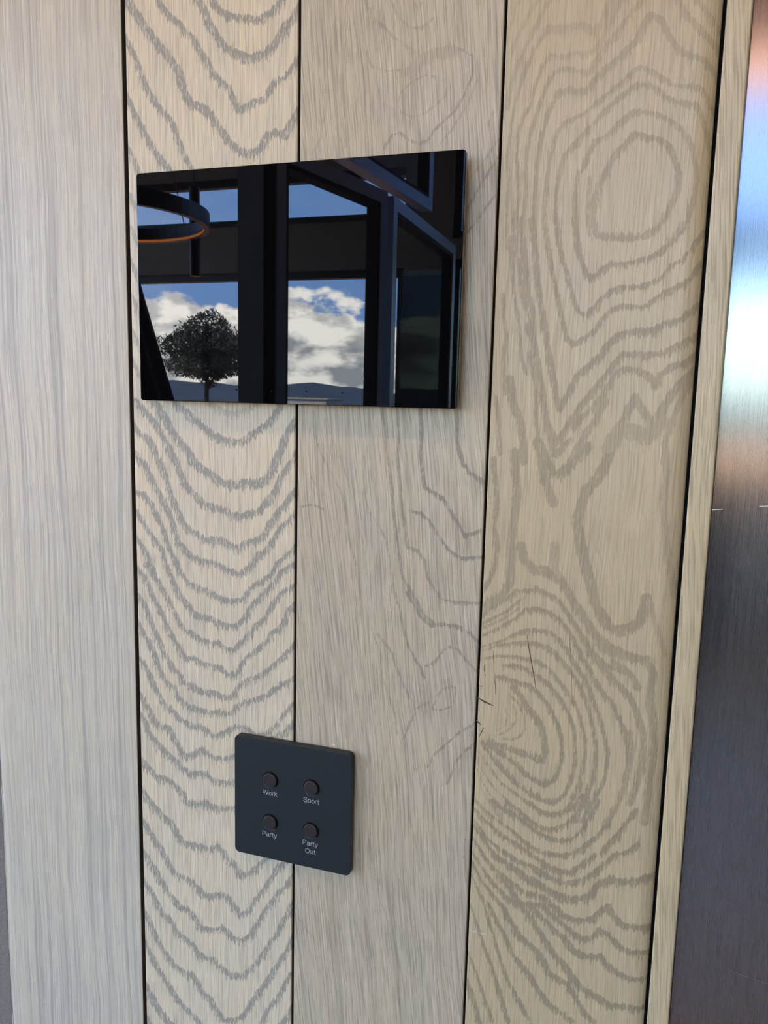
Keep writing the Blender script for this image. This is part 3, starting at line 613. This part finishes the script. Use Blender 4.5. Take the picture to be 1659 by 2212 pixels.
def text_mesh(body, size, stroke=.082):
    bm = bmesh.new(); total = sum(GLYPH[c][0] for c in body); x = -total/2; h = stroke/2
    for c in body:
        adv, strokes = GLYPH[c]
        for st_ in strokes:
            L_, R_ = [], []
            for i, (a, b_) in enumerate(st_):
                closed = st_[0] == st_[-1] and len(st_) > 3
                p0 = st_[i-1] if i else (st_[-2] if closed else st_[0]); p1 = st_[i+1] if i < len(st_)-1 else (st_[1] if closed else st_[-1])
                dx, dz = p1[0]-p0[0], p1[1]-p0[1]; q = math.hypot(dx, dz); nx_, nz_ = -dz/q*h, dx/q*h
                L_.append(bm.verts.new(((x+a+nx_)*size, 0, (b_+nz_)*size))); R_.append(bm.verts.new(((x+a-nx_)*size, 0, (b_-nz_)*size)))
            for i in range(len(st_)-1): bm.faces.new((L_[i], R_[i], R_[i+1], L_[i+1]))
        x += adv
    return fresh('lettering', bm)
btn = None
# button centre (zoomed), words: line by line, centre and cap-top/baseline
specs = [((562, 690), [('Work', 570, 846)]), ((1008, 775), [('Sport', 1016, 930)]), ((560, 1148), [('Party', 563, 1293)]), ((1003, 1240), [('Party', 1004, 1392), ('Out', 1006, 1478)])]
protr = .0016
for i, ((a, c), words) in enumerate(specs):
    X, Z = kp(a, c, kF-protr)
    if btn is None:
        bm = bmesh.new(); r = .0054
        lathe(bm, [(0, -protr), (r-.0005, -protr), (r-.0002, -protr+.00012), (r, -protr+.0004), (r, .0006)], 48)
        btn = fresh('button', bm)
        for p in btn.polygons: p.use_smooth = False
        bm = bmesh.new(); lathe(bm, [(r, .0001), (r, -.00010), (r+.0005, -.00012), (r+.0009, -.0003), (r+.0011, .0001)], 48); gap_ring = fresh('gap_ring', bm)
    bo = link('button', btn, M_button, key); bo.location = (X, kF, Z)
    link('gap_ring', gap_ring, M_ring, bo)
    for wd, ta, tb in words:
        me = text_mesh(wd, .0052)
        lo = link('lettering', me, M_print, plate); tx, tz = kp(ta, tb); lo.location = (tx, kF-.00006, tz)

# ------------------------------------------------------------------ the rest of the room, seen in the screen and the steel
box('floor', -4.0, 2.3, -4.6, .1, -.08, 0, M_floor)['kind'] = 'structure'
box('ceiling', -4.0, 2.3, -4.6, .1, 3.3, 3.4, M_ceil)['kind'] = 'structure'
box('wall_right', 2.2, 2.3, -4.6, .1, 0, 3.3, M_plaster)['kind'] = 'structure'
Y0 = -4.5
wf = bmesh.new()
for x0, x1, z0, z1 in ((-3.9, -1.545, 2.255, 2.55), (-3.9, -1.24, 2.87, 3.3), (-1.545, -1.24, 0, 2.87), (-3.9, 2.2, 0, 1.0), (-1.24, 2.2, 2.30, 2.42), (-1.24, 2.2, 3.22, 3.3), (.80, 2.2, 1.0, 3.22)):
    add_box(wf, x0, x1, Y0-.14, Y0, z0, z1)
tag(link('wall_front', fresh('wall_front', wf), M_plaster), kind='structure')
def window(name, y, x0, x1, z0, z1, mull, pane, axis='x'):
    o = tag(empty(name), kind='structure')
    fr = bmesh.new(); t = .05; ds = (y-.10, y-.04)
    rects = [(x0, x0+t, z0, z1), (x1-t, x1, z0, z1), (x0, x1, z0, z0+t), (x0, x1, z1-t, z1)]+[(m_-.03, m_+.03, z0, z1) for m_ in mull]
    gp = bmesh.new()
    for i, (a, b_, c, d_) in enumerate(rects):
        if axis == 'x': add_box(fr, a, b_, ds[0], ds[1], c, d_)
        else: add_box(fr, ds[0], ds[1], a, b_, c, d_)
    if axis == 'x': vs = [(x0, y-.07, z0), (x1, y-.07, z0), (x1, y-.07, z1), (x0, y-.07, z1)]
    else: vs = [(y-.07, x0, z0), (y-.07, x1, z0), (y-.07, x1, z1), (y-.07, x0, z1)]
    gp.faces.new([gp.verts.new(v) for v in vs])
    link('window_frame', fresh('window_frame', fr), M_dark, o); link('pane', fresh('pane', gp), pane, o)
    return o
window('window_1', Y0, -3.9, -1.545, 1.0, 2.255, [], M_pane)
window('window_2', Y0, -3.9, -1.24, 2.55, 2.87, [], M_pane)
window('window_3', Y0, -1.24, .80, 1.0, 2.30, [-.2], M_tint)
window('window_4', Y0, -1.24, .80, 2.42, 3.22, [-.2], M_pane)
wl = bmesh.new()
for y0, y1, z0, z1 in ((-4.5, .03, 2.95, 3.3), (-4.5, -4.3, 0, 2.95), (-.25, .03, 0, 2.95), (-4.5, .03, 0, .25)):
    add_box(wl, -4.04, -3.9, y0, y1, z0, z1)
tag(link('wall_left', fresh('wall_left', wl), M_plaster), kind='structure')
window('window_5', -3.9, -4.3, -.25, .25, 2.95, [-1.6, -2.95], M_pane, 'y')
cv_ = box('cove_light', -1.1, 2.0, Y0+.01, Y0+.05, 3.235, 3.285, emit('warm_led', (1.0, .50, .22), 15.0)); tag(cv_, 'warm strip light in the ceiling cove above the window', 'light')

for xd, lab in ((-1.7, 'added unseen warm downlight above the linen panel and plaster wall'), (-.5, 'added unseen warm downlight above the oak boards'), (.7, 'added unseen warm downlight above the steel panel')):                                   # added downlights, out of view, that warm the light on the boards
    dl = tag(empty('added_downlight', (xd, -1.15, 3.3)), lab, 'light', 'added ceiling downlights')
    bm = bmesh.new(); lathe(bm, [(.036, -.001), (.045, -.004), (.048, -.001)], 32, Matrix.Rotation(math.pi/2, 4, 'X')); link('trim_ring', fresh('trim_ring', bm), M_dark, dl)
    bm = bmesh.new(); lathe(bm, [(0, -.002), (.036, -.002)], 32, Matrix.Rotation(math.pi/2, 4, 'X')); link('lens', fresh('lens', bm), emit('warm_lens', (1.0, .72, .45), 6.0), dl)
    ld = bpy.data.lights.new('lamp', 'SPOT'); ld.energy = LAMP; ld.color = (1.0, .70, .42); ld.spot_size = math.radians(110); ld.spot_blend = .6; ld.shadow_soft_size = .04
    lo = bpy.data.objects.new('lamp', ld); COL.objects.link(lo); lo.parent = dl; lo.location = (0, 0, -.02); lo.rotation_euler = (math.radians(16), 0, 0)

# folding glass doors standing half open
def leaf(owner, a, b_, z0, z1, stile=.042, seal=False):
    A, B = Vector((a[0], -a[1]+D, 0)), Vector((b_[0], -b_[1]+D, 0)); dv = B-A; L = dv.length; dv.normalize()
    nv = Vector((-dv.y, dv.x, 0)); Mx = Matrix(((dv.x, nv.x, 0, A.x), (dv.y, nv.y, 0, A.y), (0, 0, 1, 0), (0, 0, 0, 1)))
    bm = bmesh.new(); bm.faces.new([bm.verts.new(Mx @ Vector(v)) for v in ((stile, 0, z0+stile), (L-stile, 0, z0+stile), (L-stile, 0, z1-stile), (stile, 0, z1-stile))])
    o = link('door_leaf', fresh('door_leaf', bm), M_pane, owner)
    for x0, x1, za, zb in ((0, stile, z0, z1), (L-stile, L, z0, z1), (stile, L-stile, z0, z0+stile), (stile, L-stile, z1-stile, z1)):
        bm = bmesh.new(); add_box(bm, x0, x1, -.025, .025, za, zb, Mx); link('stile' if zb-za > .5 else 'rail', fresh('frame', bm), M_frame, o)
    bm = bmesh.new(); q = .014
    for x0, x1, za, zb in ((stile, stile+q, z0+stile, z1-stile), (L-stile-q, L-stile, z0+stile, z1-stile), (stile, L-stile, z0+stile, z0+stile+q), (stile, L-stile, z1-stile-q, z1-stile)):
        add_box(bm, x0, x1, -.022, .022, za, zb, Mx)
    link('gasket', fresh('gasket', bm), M_gasket, o)
    if seal: bm = bmesh.new(); add_box(bm, -.026, -.001, -.02, .02, z0, z1, Mx); link('weather_seal', fresh('weather_seal', bm), M_gasket, o)
fd = tag(empty('folding_door'), 'blue-grey framed folding glass door standing half open in the room', 'door')
leaf(fd, (-.895, 2.70), (-.900, 3.62), .0, 2.118)
leaf(fd, (-1.022, 2.075), (-.900, 2.655), .0, 2.118, seal=True)
leaf(fd, (-.777, 1.50), (-1.0615, 2.05), .0, 2.118)
tw_ = tag(empty('transom_window'), 'blue-grey framed transom leaf above the folding glass door', 'window')
leaf(tw_, (-1.01, 2.50), (-.928, 3.31), 2.20, 2.9)

# black ring pendant, tube pendant, curtain, dark display
rp = tag(empty('ring_pendant', (-2.28, -2.5, 2.18)), 'black ring pendant lamp with a thin warm glowing rim', 'lamp')
bm = bmesh.new()
lathe(bm, [(.43, -.03), (.455, -.03), (.455, .035), (.43, .035), (.43, -.03)], 72, Matrix.Rotation(math.pi/2, 4, 'X')); link('ring', fresh('ring', bm), M_dark, rp)
bm = bmesh.new(); lathe(bm, [(.4295, -.029), (.4295, -.018), (.4285, -.018), (.4285, -.029), (.4295, -.029)], 72, Matrix.Rotation(math.pi/2, 4, 'X')); link('glowing_rim', fresh('glowing_rim', bm), emit('amber_led', (1.0, .30, .08), 4.5), rp)
for k in range(3):
    a = math.radians(50+120*k); bm = bmesh.new(); tube(bm, [(.44*math.cos(a), .44*math.sin(a), .03), (.15*math.cos(a), .15*math.sin(a), 1.12)], .0025, 6); link('cable', fresh('cable', bm), M_dark, rp)
tp = tag(empty('tube_pendant', (-2.19, -3.1, 2.035)), 'slim black tube pendant lamp hanging beside the ring pendant', 'lamp')
bm = bmesh.new(); lathe(bm, [(0, -.02), (.026, -.02), (.026, .40), (0, .40)], 24, Matrix.Rotation(math.pi/2, 4, 'X')); link('tube', fresh('tube', bm), M_dark, tp)
bm = bmesh.new(); tube(bm, [(0, 0, .39), (0, 0, 1.265)], .003, 6); link('cable', fresh('cable', bm), M_dark, tp)
# tied-back curtain: pleated sheet
bm = bmesh.new(); nx, nz = 60, 40; V = []
for j in range(nz+1):
    z = 2.14*j/nz
    edge_ = -2.05+.03*math.sin(z*2)+(-.16*max(0, (z-1.35))/.6)
    V.append([bm.verts.new((-3.1+(edge_+3.1)*i/nx, -2.68+.035*math.sin(i*.9)*(1-.3*z/2), z)) for i in range(nx+1)])
for j in range(nz):
    for i in range(nx): bm.faces.new((V[j][i], V[j][i+1], V[j+1][i+1], V[j+1][i]))
cu_ = link('curtain', fresh('curtain', bm), M_curtain, smooth=True)
sm = cu_.modifiers.new('thickness', 'SOLIDIFY'); sm.thickness = .004
tag(cu_, 'black pleated curtain drawn beside the folding glass doors', 'curtain')
dd = tag(empty('wall_display', (-1.40, Y0, 1.7)), 'black flat display hung on the pier between the windows', 'display')
link('display_glass', fresh('display_glass', rounded_slab(.27, 1.0, .03, .001, .01, 5)), M_dark, dd)

# ------------------------------------------------------------------ outside
gr = box('ground', -900, 900, -1500, 60, -7.0, -6.0, M_ground); gr['kind'] = 'structure'
tm = bmesh.new(); add_box(tm, -12, 8, -11, -4.65, -.2, -.02); add_box(tm, -12, -4.05, -4.65, 6, -.2, -.02)
link('terrace', fresh('terrace', tm), M_stone)['kind'] = 'structure'
pw = box('parapet', -12, 8, -8.95, -8.5, -.02, 1.04, M_terra); tag(pw, 'terracotta parapet wall on the terrace outside the windows', 'wall')
bm = bmesh.new(); rnd = random.Random(11); front, back = [], []
N = 120
for i in range(N+1):
    x = -900+1800*i/N
    h = 1.45+620*(.012+.005*math.sin(i*.21+1)+.004*math.sin(i*.53)+.0015*math.sin(i*1.7))
    front.append((x, -600, -6.5, h)); 
vs = [[bm.verts.new((x, y, -6.5)), bm.verts.new((x, y-60, (h-6.5)*.5)), bm.verts.new((x, y-160, h)), bm.verts.new((x, y-420, -6.5))] for x, y, _, h in front]
for a, b_ in zip(vs, vs[1:]):
    for k in range(3): bm.faces.new((a[k], b_[k], b_[k+1], a[k+1]))
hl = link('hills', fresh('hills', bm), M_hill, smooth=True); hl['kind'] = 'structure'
pv = tag(empty('low_building', (-36, -80, -6)), 'low pale flat-roofed building beyond the terrace', 'building')
box('wall', -6.5, 2.6, -5, 0, 0, 6.9, speckle(mat('pale_render', (.5, .47, .42), .9), .05, 1), pv); box('roof', -6.8, 2.9, -5.2, .2, 6.9, 7.05, M_stone, pv)

tree = tag(empty('potted_olive_tree', (-4.81, -7.6, -.02)), 'clipped round olive tree on a slim trunk in a terracotta pot', 'tree')
bm = bmesh.new(); tube(bm, [(0, 0, .35), (.02, .01, .9), (-.01, 0, 1.4), (.01, 0, 1.75)], [.04, .032, .028, .02], 10)
for k in range(7):
    a = k*.9; tube(bm, [(.01, 0, 1.5+.03*k), (.15*math.cos(a), .15*math.sin(a), 1.72+.04*k), (.3*math.cos(a), .3*math.sin(a), 1.85+.05*k)], [.014, .009, .004], 6)
link('trunk', fresh('trunk', bm), M_bark, tree)
bm = bmesh.new(); rnd = random.Random(5)
for k in range(9000):
    while True:
        v = Vector((rnd.uniform(-1, 1), rnd.uniform(-1, 1), rnd.uniform(-1, 1)))
        if v.length < 1: break
    lump = 1+.13*math.sin(v.x*7+1)+.10*math.sin(v.z*9)+.08*math.sin(v.y*8+2)
    c = Vector((v.x*.46*lump, v.y*.46*lump, 1.93+v.z*.37*lump))
    d1 = Vector((rnd.uniform(-1, 1), rnd.uniform(-1, 1), rnd.uniform(-1, 1))).normalized(); d2 = d1.cross(Vector((rnd.uniform(-1, 1), rnd.uniform(-1, 1), rnd.uniform(-1, 1)))).normalized()
    bm.faces.new([bm.verts.new(c+p) for p in (d1*.035, d2*.009, -d1*.035, -d2*.009)])
link('foliage', fresh('foliage', bm), M_leaf, tree)['kind'] = 'stuff'
bm = bmesh.new(); lathe(bm, [(0, 0), (.17, 0), (.23, .4), (.25, .4), (.25, .44), (.21, .44), (.2, .36), (0, .36)], 32, Matrix.Rotation(math.pi/2, 4, 'X'))
link('pot', fresh('pot', bm), M_terra, tree)
